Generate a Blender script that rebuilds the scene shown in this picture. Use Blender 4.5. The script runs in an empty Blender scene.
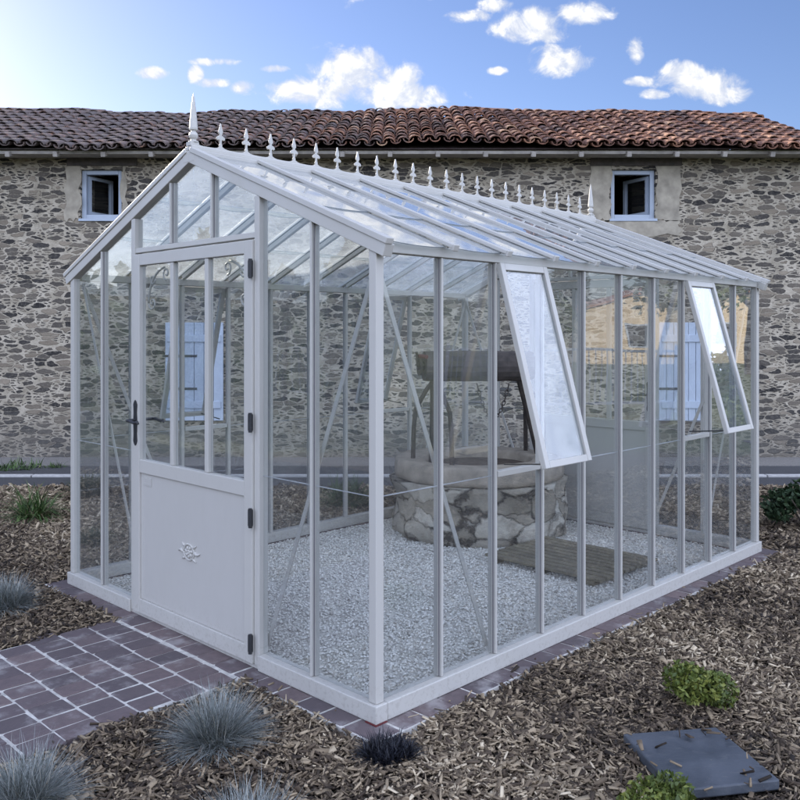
import bpy, bmesh, math, random
import numpy as np
from mathutils import Vector, Matrix, Euler
R = math.radians
random.seed(7); rng = np.random.default_rng(11)
SC = bpy.context.scene
COL = SC.collection

# ---------------------------------------------------------------- camera constants
H, F, HY = 1.55, 859.0, 333.6                 # eye height, focal length and horizon of the photograph
def at(px, py, z=0.0):                        # ground point seen at a pixel of the photograph
    d = (H - z) * F / (py - HY); return Vector(((px - 400) / F * d, d, z))
CX, CY, ANG = -0.095, 3.441, R(45.518)        # greenhouse corner and heading
W, L, EA, PK = 2.687, 3.736, 1.908, 2.448     # width, length, eaves and peak
BW, BL = W / 7, L / 10
SL = (PK - EA) / (W / 2)
SDIR = Vector((math.cos(ANG), math.sin(ANG), 0)); FDIR = Vector((-math.sin(ANG), math.cos(ANG), 0))
def gh(x, y, z=0.0): return Vector((CX, CY, 0)) + SDIR * x + FDIR * y + Vector((0, 0, z))

# ---------------------------------------------------------------- materials
class NT:
    def __init__(s, tree): s.t = tree
    def n(s, typ, **kw):
        nd = s.t.nodes.new(typ)
        ins = kw.pop('ins', {})
        for k, v in kw.items(): setattr(nd, k, v)
        for k, v in ins.items(): s.put(nd, k, v)
        return nd
    def put(s, nd, k, v):
        sock = nd.inputs[k]
        if isinstance(v, bpy.types.NodeSocket): s.t.links.new(v, sock)
        else:
            if sock.type == 'RGBA' and len(v) == 3: v = (*v, 1)
            sock.default_value = v
    def math(s, op, a, b=0.0, c=None, clamp=False):
        ins = {0: a, 1: b}
        if c is not None: ins[2] = c
        return s.n('ShaderNodeMath', operation=op, use_clamp=clamp, ins=ins).outputs[0]
    def vmath(s, op, a, b=None):
        nd = s.n('ShaderNodeVectorMath', operation=op, ins={0: a} if b is None else {0: a, 1: b})
        return nd.outputs['Value' if op in ('DOT_PRODUCT', 'LENGTH') else 'Vector']
    def mix(s, f, a, b, blend='MIX'):
        nd = s.n('ShaderNodeMix', data_type='RGBA', blend_type=blend)
        s.put(nd, 0, f); s.put(nd, 6, a); s.put(nd, 7, b)
        return nd.outputs[2]
    def noise(s, vec, scale, detail=4, rough=.55, dist=0):
        return s.n('ShaderNodeTexNoise', ins={'Vector': vec, 'Scale': scale, 'Detail': detail, 'Roughness': rough, 'Distortion': dist})
    def smooth(s, v, a, b, lo=0.0, hi=1.0):
        nd = s.n('ShaderNodeMapRange', interpolation_type='SMOOTHSTEP')
        for k, q in zip((0, 1, 2, 3, 4), (v, a, b, lo, hi)): s.put(nd, k, q)
        return nd.outputs[0]
    def ramp(s, f, stops):
        nd = s.n('ShaderNodeValToRGB'); s.put(nd, 0, f)
        e = nd.color_ramp.elements
        while len(e) < len(stops): e.new(.5)
        for q, (p, c) in zip(e, stops): q.position = p; q.color = (*c, 1)
        return nd.outputs[0]
    def bump(s, h, strength=.5, dist=.01):
        return s.n('ShaderNodeBump', ins={'Height': h, 'Strength': strength, 'Distance': dist}).outputs[0]
def newmat(name):
    m = bpy.data.materials.new(name); m.use_nodes = True
    nt = NT(m.node_tree); b = m.node_tree.nodes['Principled BSDF']
    co = nt.n('ShaderNodeTexCoord').outputs['Object']
    return m, nt, b, co
def simple(name, col, rough=.6, var=.12, scale=8, bump=0, metal=0, bscale=60):
    m, nt, b, co = newmat(name)
    nz = nt.noise(co, scale, 5, .6).outputs['Fac']
    lo = tuple(c * (1 - var) for c in col); hi = tuple(min(1, c * (1 + var)) for c in col)
    nt.put(b, 'Base Color', nt.ramp(nz, [(.3, lo), (.7, hi)]))
    nt.put(b, 'Roughness', nt.smooth(nz, .2, .8, rough * .85, min(1, rough * 1.15)))
    b.inputs['Metallic'].default_value = metal
    if bump: nt.put(b, 'Normal', nt.bump(nt.noise(co, bscale, 4).outputs['Fac'], bump, .004))
    return m
M = {}
def paint(name, col):
    m, nt, b, co = newmat(name)
    geo = nt.n('ShaderNodeNewGeometry').outputs['Position']
    st = nt.noise(nt.vmath('MULTIPLY', geo, (3, 3, 1.4)), 1.6, 6, .6).outputs['Fac']
    sp_ = nt.noise(geo, 55, 5, .7).outputs['Fac']; zz = nt.n('ShaderNodeSeparateXYZ', ins={0: geo}).outputs[2]
    c_ = nt.mix(nt.smooth(st, .38, .72, 0, .14), col, tuple(q * f for q, f in zip(col, (.74, .73, .68))))
    soil = nt.math('MULTIPLY', nt.smooth(zz, .0, .22, .9, .0), nt.smooth(sp_, .50, .64))
    nt.put(b, 'Base Color', nt.mix(nt.math('MULTIPLY', soil, .3), c_, (.20, .165, .125)))
    nt.put(b, 'Roughness', nt.smooth(st, .3, .7, .34, .52))
    nt.put(b, 'Normal', nt.bump(sp_, .05, .002)); return m
M['frame'] = paint('frame_paint', (.50, .485, .445))
M['panel'] = paint('panel_paint', (.49, .475, .44))
M['iron'] = simple('black_iron', (.022, .023, .026), .5, .3, 30, .2)
M['rust'] = simple('rusty_iron', (.055, .043, .036), .75, .5, 25, .5, 0, 120)
M['red'] = simple('red_tape', (.11, .014, .016), .5)
M['joint'] = simple('joint_strip', (.33, .35, .36), .3)

def glass(name, dirt, tint=(.93, .955, .95), dirtcol=(.75, .77, .74), boost=1.0, transl=0.0):
    m, nt, b, co = newmat(name)
    nt.t.nodes.remove(b)
    out = nt.t.nodes['Material Output']
    ge = nt.n('ShaderNodeNewGeometry')
    cs = nt.math('ABSOLUTE', nt.vmath('DOT_PRODUCT', ge.outputs['Normal'], ge.outputs['Incoming']))
    fr = nt.math('ADD', .04, nt.math('MULTIPLY', .96, nt.math('POWER', nt.math('SUBTRACT', 1.0, cs, clamp=True), 5.0)))   # Schlick, same on both faces
    fac = nt.math('MULTIPLY', fr, boost, clamp=True)
    geo = nt.n('ShaderNodeNewGeometry').outputs['Position']
    nb = nt.bump(nt.noise(geo, 1.6, 1).outputs['Fac'], .05, .05)
    tr = nt.n('ShaderNodeBsdfTransparent', ins={'Color': tint}).outputs[0]
    gl = nt.n('ShaderNodeBsdfGlossy', ins={'Roughness': 0.01, 'Color': (1, 1, 1), 'Normal': nb}).outputs[0]
    mx = nt.n('ShaderNodeMixShader', ins={0: fac, 1: tr, 2: gl}).outputs[0]
    df = nt.n('ShaderNodeBsdfDiffuse', ins={'Color': dirtcol}).outputs[0]
    tl = nt.n('ShaderNodeBsdfTranslucent', ins={'Color': dirtcol}).outputs[0]
    dd = nt.n('ShaderNodeMixShader', ins={0: .5 + transl, 1: df, 2: tl}).outputs[0]
    nz = nt.noise(nt.vmath('MULTIPLY', geo, (1, 1, .45)), 3.2, 6, .65).outputs['Fac']
    df_f = nt.smooth(nz, .25, .8, dirt * .4, dirt * 1.7)
    nt.put(out, 'Surface', nt.n('ShaderNodeMixShader', ins={0: df_f, 1: mx, 2: dd}).outputs[0])
    return m
M['glass'] = glass('window_glass', .016, tint=(.945, .96, .968), dirtcol=(.74, .76, .78), boost=1.9)
M['roofglass'] = glass('weathered_roof_glass', .24, tint=(.92, .945, .945), dirtcol=(.78, .79, .78), boost=1.35, transl=.15)
M['ventglass'] = glass('vent_glass', .05, tint=(.92, .945, .96), dirtcol=(.70, .78, .88), boost=1.8, transl=.2)

def voro(nt, vec, scale, feature='F1', rand=1.0, dims='3D'):
    return nt.n('ShaderNodeTexVoronoi', feature=feature, voronoi_dimensions=dims, ins={'Vector': vec, 'Scale': scale, 'Randomness': rand})

def stone_wall_mat():
    m, nt, b, co = newmat('rubble_masonry')
    sp = nt.n('ShaderNodeSeparateXYZ', ins={0: co})
    v2 = nt.n('ShaderNodeCombineXYZ', ins={0: nt.math('MULTIPLY', sp.outputs[0], 5.3), 1: nt.math('MULTIPLY', sp.outputs[2], 17.0)}).outputs[0]
    wz = nt.noise(co, 2.6, 3).outputs['Color']; wz2 = nt.noise(co, 14, 4, .6).outputs['Color']
    w1 = nt.vmath('MULTIPLY', nt.vmath('SUBTRACT', wz, (.5, .5, .5)), (1.3, 1.1, 0))
    w2 = nt.vmath('MULTIPLY', nt.vmath('SUBTRACT', wz2, (.5, .5, .5)), (.45, .62, 0))
    vv = nt.vmath('ADD', nt.vmath('ADD', v2, w1), w2)
    e1 = voro(nt, vv, 1.0, 'DISTANCE_TO_EDGE', .95, '2D').outputs['Distance']
    c1 = voro(nt, vv, 1.0, 'F1', .95, '2D').outputs['Color']
    vs = nt.vmath('MULTIPLY', vv, (1.9, 1.75, 0))
    f1 = voro(nt, vv, 1.0, 'F1', .95, '2D').outputs['Distance']; f2 = voro(nt, vs, 1.0, 'F1', 1, '2D').outputs['Distance']
    e2 = voro(nt, vs, 1.0, 'DISTANCE_TO_EDGE', 1, '2D').outputs['Distance']
    c2 = voro(nt, vs, 1.0, 'F1', 1, '2D').outputs['Color']
    s1 = nt.n('ShaderNodeSeparateColor', ins={0: c1}); s2 = nt.n('ShaderNodeSeparateColor', ins={0: c2})
    big = nt.noise(co, .55, 4, .6).outputs['Fac']
    fine = nt.noise(co, 26, 5, .65).outputs['Fac']
    thr = nt.math('ADD', nt.smooth(big, .35, .72, .015, .085), nt.math('MULTIPLY', nt.math('SUBTRACT', fine, .5), .16))
    k1 = nt.math('SUBTRACT', e1, nt.math('ADD', thr, nt.math('MULTIPLY', nt.math('POWER', s1.outputs[1], 4.0), .16)))
    k1 = nt.math('MINIMUM', k1, nt.math('SUBTRACT', .68, nt.math('ADD', f1, nt.math('MULTIPLY', fine, .2))))
    k2 = nt.math('SUBTRACT', e2, nt.math('ADD', nt.math('ADD', thr, .06), nt.math('MULTIPLY', s2.outputs[1], .17)))
    k2 = nt.math('MINIMUM', k2, nt.math('SUBTRACT', .66, nt.math('ADD', f2, nt.math('MULTIPLY', fine, .2))))
    sel = nt.math('GREATER_THAN', s1.outputs[2], .42)                # big stones, else the small packing
    kk = nt.math('ADD', nt.math('MULTIPLY', k1, sel), nt.math('MULTIPLY', k2, nt.math('SUBTRACT', 1.0, sel)))
    kk = nt.math('MINIMUM', kk, nt.math('ADD', nt.math('MULTIPLY', sel, 9.0), k1 if False else nt.math('SUBTRACT', e1, .03)))
    mask = nt.smooth(kk, -.012, .035)
    rnd = nt.math('ADD', nt.math('MULTIPLY', s1.outputs[0], sel), nt.math('MULTIPLY', s2.outputs[0], nt.math('SUBTRACT', 1.0, sel)))
    stone = nt.ramp(rnd, [(0, (.020, .018, .018)), (.22, (.050, .045, .041)), (.45, (.093, .080, .066)), (.7, (.155, .132, .104)), (.88, (.23, .19, .14)), (1, (.31, .26, .195))])
    stone = nt.mix(nt.smooth(fine, .42, .8, 0, .5), stone, (.24, .215, .17))
    mort = nt.mix(nt.smooth(nt.noise(co, 5, 6, .7).outputs['Fac'], .3, .7), (.30, .258, .19), (.53, .47, .37))
    stain = nt.smooth(nt.noise(nt.vmath('MULTIPLY', co, (1.2, 1, .35)), 1.3, 5, .6).outputs['Fac'], .5, .72, 0, .35)
    mort = nt.mix(stain, mort, (.20, .18, .145))
    low = nt.smooth(nt.math('ADD', sp.outputs[2], nt.math('MULTIPLY', big, .8)), .35, 1.1, .55, 0)   # splash dirt at the foot
    col = nt.mix(low, nt.mix(mask, mort, stone), (.12, .115, .105))
    nt.put(b, 'Base Color', col); b.inputs['Roughness'].default_value = .92
    hgt = nt.math('ADD', nt.math('MULTIPLY', mask, .8), nt.math('MULTIPLY', fine, .5))
    nt.put(b, 'Normal', nt.bump(hgt, .9, .035))
    return m
M['wall'] = stone_wall_mat()
M['render'] = simple('lime_render', (.36, .32, .25), .9, .32, 6, .4, 0, 25)
M['oak'] = simple('weathered_oak', (.085, .072, .066), .85, .4, 14, .5, 0, 40)
M['palewood'] = simple('eaves_board', (.36, .33, .29), .85, .25, 10, .3)
M['bluepaint'] = simple('pale_blue_paint', (.47, .53, .61), .5, .06, 5)
M['winframe'] = simple('pale_window_frame', (.40, .46, .54), .45, .05, 5)
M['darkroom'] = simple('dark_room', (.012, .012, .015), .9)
m, nt, b, co = newmat('house_window_pane')
b.inputs['Base Color'].default_value = (.015, .017, .022, 1); b.inputs['Roughness'].default_value = .06
M['hpane'] = m

def tile_mat():
    m, nt, b, co = newmat('clay_roof_tile')
    at_ = nt.n('ShaderNodeAttribute', attribute_name='rnd').outputs['Fac']
    geo = nt.n('ShaderNodeNewGeometry').outputs['Position']
    sx = nt.n('ShaderNodeSeparateXYZ', ins={0: geo}).outputs[0]
    col = nt.ramp(at_, [(0, (.055, .036, .034)), (.3, (.13, .068, .05)), (.6, (.22, .105, .066)), (.85, (.34, .17, .10)), (1, (.46, .30, .19))])
    li = nt.noise(geo, 9, 6, .7).outputs['Fac']
    lich_sun = nt.smooth(nt.math('ADD', li, nt.math('MULTIPLY', nt.smooth(sx, -4.5, 4.0, .14, -.20), 1.0)), .42, .62, 0, .85)   # lichen, faded rightward so the colour also carries the sunnier right end
    lc = nt.mix(nt.noise(geo, 30, 3).outputs['Fac'], (.055, .046, .047), (.20, .175, .16))
    nt.put(b, 'Base Color', nt.mix(lich_sun, col, lc)); b.inputs['Roughness'].default_value = .85
    nt.put(b, 'Normal', nt.bump(nt.noise(geo, 45, 4).outputs['Fac'], .4, .006))
    return m
M['tile'] = tile_mat()

def attr_mat(name, stops, rough=.85, spec=.3, transl=None):
    m, nt, b, co = newmat(name)
    a = nt.n('ShaderNodeAttribute', attribute_name='rnd').outputs['Fac']
    nt.put(b, 'Base Color', nt.ramp(a, stops)); b.inputs['Roughness'].default_value = rough
    b.inputs['Specular IOR Level'].default_value = spec
    return m
M['chip'] = attr_mat('bark_chip', [(0, (.022, .016, .012)), (.3, (.085, .062, .043)), (.55, (.21, .16, .105)), (.8, (.38, .30, .20)), (1, (.62, .52, .37))])
M['pebble'] = attr_mat('pale_gravel', [(0, (.36, .34, .30)), (.25, (.62, .60, .55)), (.6, (.78, .76, .70)), (1, (.85, .83, .78))])
M['fescue'] = attr_mat('blue_fescue_blade', [(0, (.07, .068, .055)), (.25, (.13, .15, .14)), (.6, (.25, .275, .265)), (.88, (.38, .40, .385)), (1, (.50, .45, .34))], .6)
M['green'] = attr_mat('green_blade', [(0, (.03, .055, .02)), (.5, (.06, .11, .032)), (.9, (.11, .16, .05)), (1, (.24, .22, .10))], .55)
M['darkgreen'] = attr_mat('dark_leaf', [(0, (.012, .024, .012)), (.6, (.03, .055, .024)), (1, (.06, .09, .035))], .6)
M['box'] = attr_mat('boxwood_leaf', [(0, (.03, .05, .012)), (.5, (.095, .125, .026)), (1, (.24, .25, .055))], .5)
M['black'] = attr_mat('black_blade', [(0, (.006, .006, .009)), (.8, (.016, .017, .024)), (1, (.04, .045, .06))], .4)
M['straw'] = attr_mat('dry_straw', [(0, (.2, .15, .09)), (1, (.45, .36, .22))])
M['treeleaf'] = attr_mat('tree_leaf', [(0, (.025, .045, .014)), (.5, (.06, .095, .028)), (1, (.13, .15, .045))], .6)
M['bark'] = simple('tree_bark', (.10, .08, .065), .9, .3, 12, .6)

def paver_mat():
    m, nt, b, co = newmat('purple_paver')
    a = nt.n('ShaderNodeAttribute', attribute_name='rnd').outputs['Fac']
    col = nt.ramp(a, [(0, (.092, .074, .078)), (.5, (.125, .096, .098)), (1, (.165, .122, .116))])
    n1 = nt.noise(co, 22, 6, .7).outputs['Fac']; n2 = nt.noise(co, 5, 5, .65).outputs['Fac']
    col = nt.mix(nt.smooth(n1, .35, .75, 0, .45), col, (.065, .055, .06))
    col = nt.mix(nt.smooth(n2, .50, .70, 0, .7), col, (.34, .32, .31))                # mortar haze left on the bricks
    nt.put(b, 'Base Color', col); b.inputs['Roughness'].default_value = .8
    nt.put(b, 'Normal', nt.bump(n1, .5, .006))
    return m
M['paver'] = paver_mat()
M['mortar'] = simple('pale_mortar', (.52, .50, .46), .9, .35, 22, .5, 0, 80)
m, nt, b, co = newmat('dark_slate')
n1 = nt.noise(co, 5, 7, .65).outputs['Fac']; n2 = nt.noise(nt.vmath('MULTIPLY', co, (1, 3, 1)), 16, 6, .7, .6).outputs['Fac']; n3 = nt.noise(co, 90, 3).outputs['Fac']
c_ = nt.mix(nt.smooth(n1, .3, .7), (.040, .048, .060), (.085, .095, .112))
c_ = nt.mix(nt.smooth(n2, .55, .75, 0, .5), c_, (.15, .15, .15)); c_ = nt.mix(nt.smooth(n3, .66, .74, 0, .7), c_, (.17, .15, .12))
nt.put(b, 'Base Color', c_); nt.put(b, 'Roughness', nt.smooth(n1, .3, .7, .42, .7)); nt.put(b, 'Normal', nt.bump(nt.math('ADD', n2, nt.math('MULTIPLY', n3, .3)), .35, .006))
M['slate'] = m
M['deck'] = simple('weathered_decking', (.17, .15, .105), .8, .35, 9, .4, 0, 60)
M['asphalt'] = simple('asphalt', (.055, .055, .058), .9, .25, 30, .5, 0, 150)
M['greygravel'] = simple('grey_gravel', (.19, .18, .165), .95, .4, 60, .8, 0, 120)
M['kerb'] = simple('pale_kerb', (.45, .44, .42), .85, .2, 12, .3)

def ground_mat():
    m, nt, b, co = newmat('mulch_soil')
    w = nt.vmath('ADD', co, nt.vmath('MULTIPLY', nt.noise(co, 20, 3).outputs['Color'], (.03, .03, 0)))
    v = voro(nt, w, 55, 'F1')
    sc = nt.n('ShaderNodeSeparateColor', ins={0: v.outputs['Color']}).outputs[0]
    col = nt.ramp(sc, [(0, (.03, .022, .016)), (.45, (.10, .075, .052)), (.8, (.22, .17, .115)), (1, (.42, .34, .24))])
    col = nt.mix(nt.smooth(v.outputs['Distance'], .25, .6, 0, .8), col, (.02, .016, .013))
    s = nt.n('ShaderNodeSeparateXYZ', ins={0: co})
    dist = nt.vmath('LENGTH', nt.vmath('MULTIPLY', nt.vmath('ADD', co, (0, -5, 0)), (1, .8, 0)))
    gr = nt.mix(nt.noise(co, 3, 6, .7).outputs['Fac'], (.035, .06, .018), (.12, .13, .05))
    nt.put(b, 'Base Color', nt.mix(nt.smooth(dist, 7.5, 8.5), col, gr)); b.inputs['Roughness'].default_value = .95
    nt.put(b, 'Normal', nt.bump(v.outputs['Distance'], .8, .015))
    return m
M['ground'] = ground_mat()
M['gravelbed'] = simple('gravel_bed', (.62, .60, .55), .95, .25, 90, .7, 0, 160)

def well_mat():
    m, nt, b, co = newmat('rough_well_stone')
    w = nt.vmath('ADD', co, nt.vmath('MULTIPLY', nt.noise(co, 5, 7, .65).outputs['Color'], (.26, .26, .16)))
    w = nt.vmath('MULTIPLY', w, (1, 1, 1.7))
    e = voro(nt, w, 3.5, 'DISTANCE_TO_EDGE').outputs['Distance']
    e = nt.math('ADD', e, nt.smooth(nt.noise(co, 3.2, 3).outputs['Fac'], .40, .62, -.03, .05))     # joints that open and close
    c = nt.n('ShaderNodeSeparateColor', ins={0: voro(nt, w, 3.5).outputs['Color']}).outputs[0]
    n1 = nt.noise(co, 9, 8, .7).outputs['Fac']
    col = nt.ramp(c, [(0, (.27, .24, .185)), (.35, (.38, .345, .28)), (.7, (.47, .435, .36)), (1, (.56, .525, .45))])
    col = nt.mix(nt.smooth(n1, .45, .7, 0, .6), col, (.22, .19, .15))
    col = nt.mix(nt.smooth(e, .0, .06, .95, 0), col, (.045, .038, .03))
    nt.put(b, 'Base Color', col); b.inputs['Roughness'].default_value = .93
    nt.put(b, 'Normal', nt.bump(nt.math('ADD', nt.smooth(e, 0, .09), nt.math('MULTIPLY', n1, .9)), .9, .03))
    return m
M['well'] = well_mat()
M['coping'] = simple('coping_stone', (.33, .285, .225), .9, .3, 8, .6, 0, 40)
M['soil'] = simple('well_fill', (.10, .075, .055), .95, .4, 20, .6)
M['cream'] = simple('cream_render', (.62, .50, .33), .9, .08, 3)
M['redroof'] = simple('red_roof', (.28, .12, .07), .85, .25, 12)
M['hill'] = simple('far_hill', (.075, .09, .07), .95, .3, .08)
M['fencemetal'] = simple('blue_grey_metal', (.16, .20, .27), .5, .1)

# ---------------------------------------------------------------- mesh helpers
class MB:
    def __init__(s): s.v = []; s.f = []; s.mi = []; s.a = []
    def add(s, vs, fs, mi=0, a=0.0):
        o = len(s.v); s.v += [tuple(p) for p in vs]; s.f += [tuple(i + o for i in f) for f in fs]
        s.mi += [mi] * len(fs); s.a += [a] * len(vs)
    def box(s, x0, x1, y0, y1, z0, z1, mi=0, a=0.0):
        s.add([(x0, y0, z0), (x1, y0, z0), (x1, y1, z0), (x0, y1, z0), (x0, y0, z1), (x1, y0, z1), (x1, y1, z1), (x0, y1, z1)],
              [(0, 3, 2, 1), (4, 5, 6, 7), (0, 1, 5, 4), (1, 2, 6, 5), (2, 3, 7, 6), (3, 0, 4, 7)], mi, a)
        return s
    def bar(s, p0, p1, w, d, nrm, mi=0, a=0.0, off=0.0):           # box from p0 to p1, d thick along nrm, w wide across
        p0, p1, n = Vector(p0), Vector(p1), Vector(nrm)
        t = (p1 - p0).normalized(); u = t.cross(n).normalized(); n = u.cross(t).normalized()
        vs = []
        for p in (p0, p1):
            for su, sn in ((-1, -1), (1, -1), (1, 1), (-1, 1)): vs.append(p + u * su * w / 2 + n * (sn * d / 2 + off))
        s.add(vs, [(0, 1, 2, 3), (4, 7, 6, 5), (0, 4, 5, 1), (1, 5, 6, 2), (2, 6, 7, 3), (3, 7, 4, 0)], mi, a); return s
    def tube(s, pts, r, n=8, mi=0, a=0.0, cap=True):
        pts = [Vector(p) for p in pts]; rs = r if isinstance(r, (list, tuple)) else [r] * len(pts)
        vs = []; fs = []; up = None
        for i, p in enumerate(pts):
            t = (pts[min(i + 1, len(pts) - 1)] - pts[max(i - 1, 0)]).normalized()
            if up is None: up = Vector((0, 0, 1)) if abs(t.z) < .9 else Vector((1, 0, 0))
            u = t.cross(up).normalized(); v = u.cross(t).normalized(); up = v
            for k in range(n):
                q = 2 * math.pi * k / n; vs.append(p + (u * math.cos(q) + v * math.sin(q)) * rs[i])
        for i in range(len(pts) - 1):
            for k in range(n): fs.append((i * n + k, i * n + (k + 1) % n, (i + 1) * n + (k + 1) % n, (i + 1) * n + k))
        if cap: fs.append(tuple(range(n - 1, -1, -1))); fs.append(tuple((len(pts) - 1) * n + k for k in range(n)))
        s.add(vs, fs, mi, a); return s
    def lathe(s, prof, n=20, o=(0, 0, 0), mi=0):
        vs = []; fs = []
        for r, z in prof:
            for k in range(n):
                q = 2 * math.pi * k / n; vs.append((o[0] + r * math.cos(q), o[1] + r * math.sin(q), o[2] + z))
        for i in range(len(prof) - 1):
            for k in range(n): fs.append((i * n + k, i * n + (k + 1) % n, (i + 1) * n + (k + 1) % n, (i + 1) * n + k))
        fs.append(tuple(range(n - 1, -1, -1))); fs.append(tuple((len(prof) - 1) * n + k for k in range(n)))
        s.add(vs, fs, mi); return s
    def prism(s, poly, fn, t):                                     # outline (a,b) extruded by t along fn's third axis
        n = len(poly)
        vs = [fn(a, b, -t / 2) for a, b in poly] + [fn(a, b, t / 2) for a, b in poly]
        fs = [tuple(range(n - 1, -1, -1)), tuple(range(n, 2 * n))] + [(i, (i + 1) % n, n + (i + 1) % n, n + i) for i in range(n)]
        s.add(vs, fs); return s
    def build(s, name, mats, parent=None, bevel=0, smooth=False, attr=False):
        me = bpy.data.meshes.new(name); me.from_pydata([tuple(v) for v in s.v], [], s.f)
        if not isinstance(mats, (list, tuple)): mats = [mats]
        for q in mats: me.materials.append(q)
        if len(mats) > 1: me.polygons.foreach_set('material_index', s.mi)
        if smooth: me.polygons.foreach_set('use_smooth', [True] * len(me.polygons))
        if attr:
            at_ = me.attributes.new('rnd', 'FLOAT', 'POINT'); at_.data.foreach_set('value', s.a)
        bm = bmesh.new(); bm.from_mesh(me); bmesh.ops.recalc_face_normals(bm, faces=bm.faces[:]) if len(me.polygons) < 4000 and not attr else None
        bm.to_mesh(me) if len(me.polygons) < 4000 and not attr else None; bm.free()
        o = bpy.data.objects.new(name, me); COL.objects.link(o)
        if parent: o.parent = parent
        if bevel:
            md = o.modifiers.new('edge', 'BEVEL'); md.width = bevel; md.segments = 2; md.limit_method = 'ANGLE'
        return o
def npmesh(name, verts, quads, attr, mat, parent=None, n=4):
    me = bpy.data.meshes.new(name)
    me.vertices.add(len(verts)); me.vertices.foreach_set('co', np.ascontiguousarray(verts, dtype=np.float32).ravel())
    me.loops.add(quads.size); me.loops.foreach_set('vertex_index', np.ascontiguousarray(quads, dtype=np.int32).ravel())
    me.polygons.add(len(quads)); me.polygons.foreach_set('loop_start', np.arange(0, quads.size, n, dtype=np.int32))
    me.update(calc_edges=True); me.validate()
    a = me.attributes.new('rnd', 'FLOAT', 'POINT'); a.data.foreach_set('value', np.ascontiguousarray(attr, dtype=np.float32))
    me.materials.append(mat)
    o = bpy.data.objects.new(name, me); COL.objects.link(o)
    if parent: o.parent = parent
    return o
def empty(name, loc=(0, 0, 0), rz=0.0):
    o = bpy.data.objects.new(name, None); o.empty_display_size = .1; COL.objects.link(o)
    o.location = loc; o.rotation_euler = (0, 0, rz); return o
def tag(o, label=None, cat=None, group=None, kind=None):
    if label: o['label'] = label
    if cat: o['category'] = cat
    if group: o['group'] = group
    if kind: o['kind'] = kind
    return o
def copy_tree(o, parent=None):
    c = o.copy(); COL.objects.link(c)
    if parent: c.parent = parent
    for ch in [q for q in bpy.data.objects if q.parent == o]: copy_tree(ch, c)
    return c

# ---------------------------------------------------------------- the setting
b_ = MB(); b_.add([(-260, -260, -.03), (260, -260, -.03), (260, 260, -.03), (-260, 260, -.03)], [(0, 1, 2, 3)])
tag(b_.build('ground', M['ground']), kind='structure')
YW = 10.8
def hp(px, py, d=YW): return ((px - 400) / F * d, H - (py - HY) / F * d)
s_ = MB(); s_.box(-14, 9, 10.12, YW - .002, -.06, -.004)
tag(s_.build('gravel_strip', M['greygravel']), kind='structure')
s_ = MB(); s_.box(-14, 9, 8.75, 10.115, -.06, -.010)
tag(s_.build('asphalt_path', M['asphalt']), kind='structure')
s_ = MB()
x = -14
while x < 9: s_.box(x, x + .985, 9.33, 9.41, -.06, .012); x += 1.0
tag(s_.build('kerb_edging', M['kerb'], bevel=.004), kind='structure')

# brick border and path, laid square to the greenhouse
def pavers(name, rects_fn, mort_rects):
    root = MB()
    for x0, x1, y0, y1 in mort_rects: root.box(x0, x1, y0, y1, -.06, -.0035, 1)
    for (x0, x1, y0, y1) in rects_fn:
        j = [random.uniform(-.0033, .0033) for _ in range(4)]; g = .0062
        a = random.random(); z = random.uniform(-.001, .003)
        xs0, xs1, ys0, ys1 = x0 + g + j[0], x1 - g + j[1], y0 + g + j[2], y1 - g + j[3]
        c = .006
        poly = [(xs0 + c, ys0), (xs1 - c, ys0), (xs1, ys0 + c), (xs1, ys1 - c), (xs1 - c, ys1), (xs0 + c, ys1), (xs0, ys1 - c), (xs0, ys0 + c)]
        poly = [(p + random.uniform(-.003, .003), q + random.uniform(-.003, .003)) for p, q in poly]
        vs = [(p, q, -.05) for p, q in poly] + [(p, q, z - .003) for p, q in poly]
        mx, my = (xs0 + xs1) / 2, (ys0 + ys1) / 2
        vs += [(p + (mx - p) * .05, q + (my - q) * .05, z) for p, q in poly]
        fs = [tuple(range(16, 24))] + [(i, (i + 1) % 8, 8 + (i + 1) % 8, 8 + i) for i in range(8)] + [(8 + i, 8 + (i + 1) % 8, 16 + (i + 1) % 8, 16 + i) for i in range(8)]
        root.add(vs, fs, 0, a)
    o = root.build(name, [M['paver'], M['mortar']], attr=True)
    o.location = (CX, CY, 0); o.rotation_euler = (0, 0, ANG)
    return tag(o, kind='structure')
BO = .135
rs = []
def run(a0, a1, step):
    n = max(1, round((a1 - a0) / step)); st = (a1 - a0) / n
    return [(a0 + i * st, a0 + (i + 1) * st) for i in range(n)]
for q0, q1 in run(-BO, L + BO, .152): rs += [(q0, q1, -BO, .06), (q0, q1, W - .06, W + BO)]
for q0, q1 in run(.06, W - .06, .152): rs += [(-BO, .06, q0, q1), (L - .06, L + BO, q0, q1)]
mr = [(-BO - .003, L + BO + .003, -BO - .003, .058), (-BO - .003, L + BO + .003, W - .058, W + BO + .003), (-BO - .003, .058, .0585, W - .0585), (L - .058, L + BO + .003, .0585, W - .0585)]
pavers('brick_border', rs, mr)
rs = []; PY0, PY1 = .72, 1.90
xx = -BO - .015
k = 0
while xx > -3.3:
    sh = random.uniform(-.03, .03); yy = PY0 + sh + random.uniform(-.02, .02)
    while yy < PY1 - .08:
        w_ = .130 + random.uniform(-.009, .009); rs.append((xx - .1588, xx, yy, yy + w_)); yy += w_
    xx -= .159; k += 1
pavers('brick_path', rs, [(-3.3, -BO - .004, PY0 + .012, PY1 - .03)])

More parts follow.
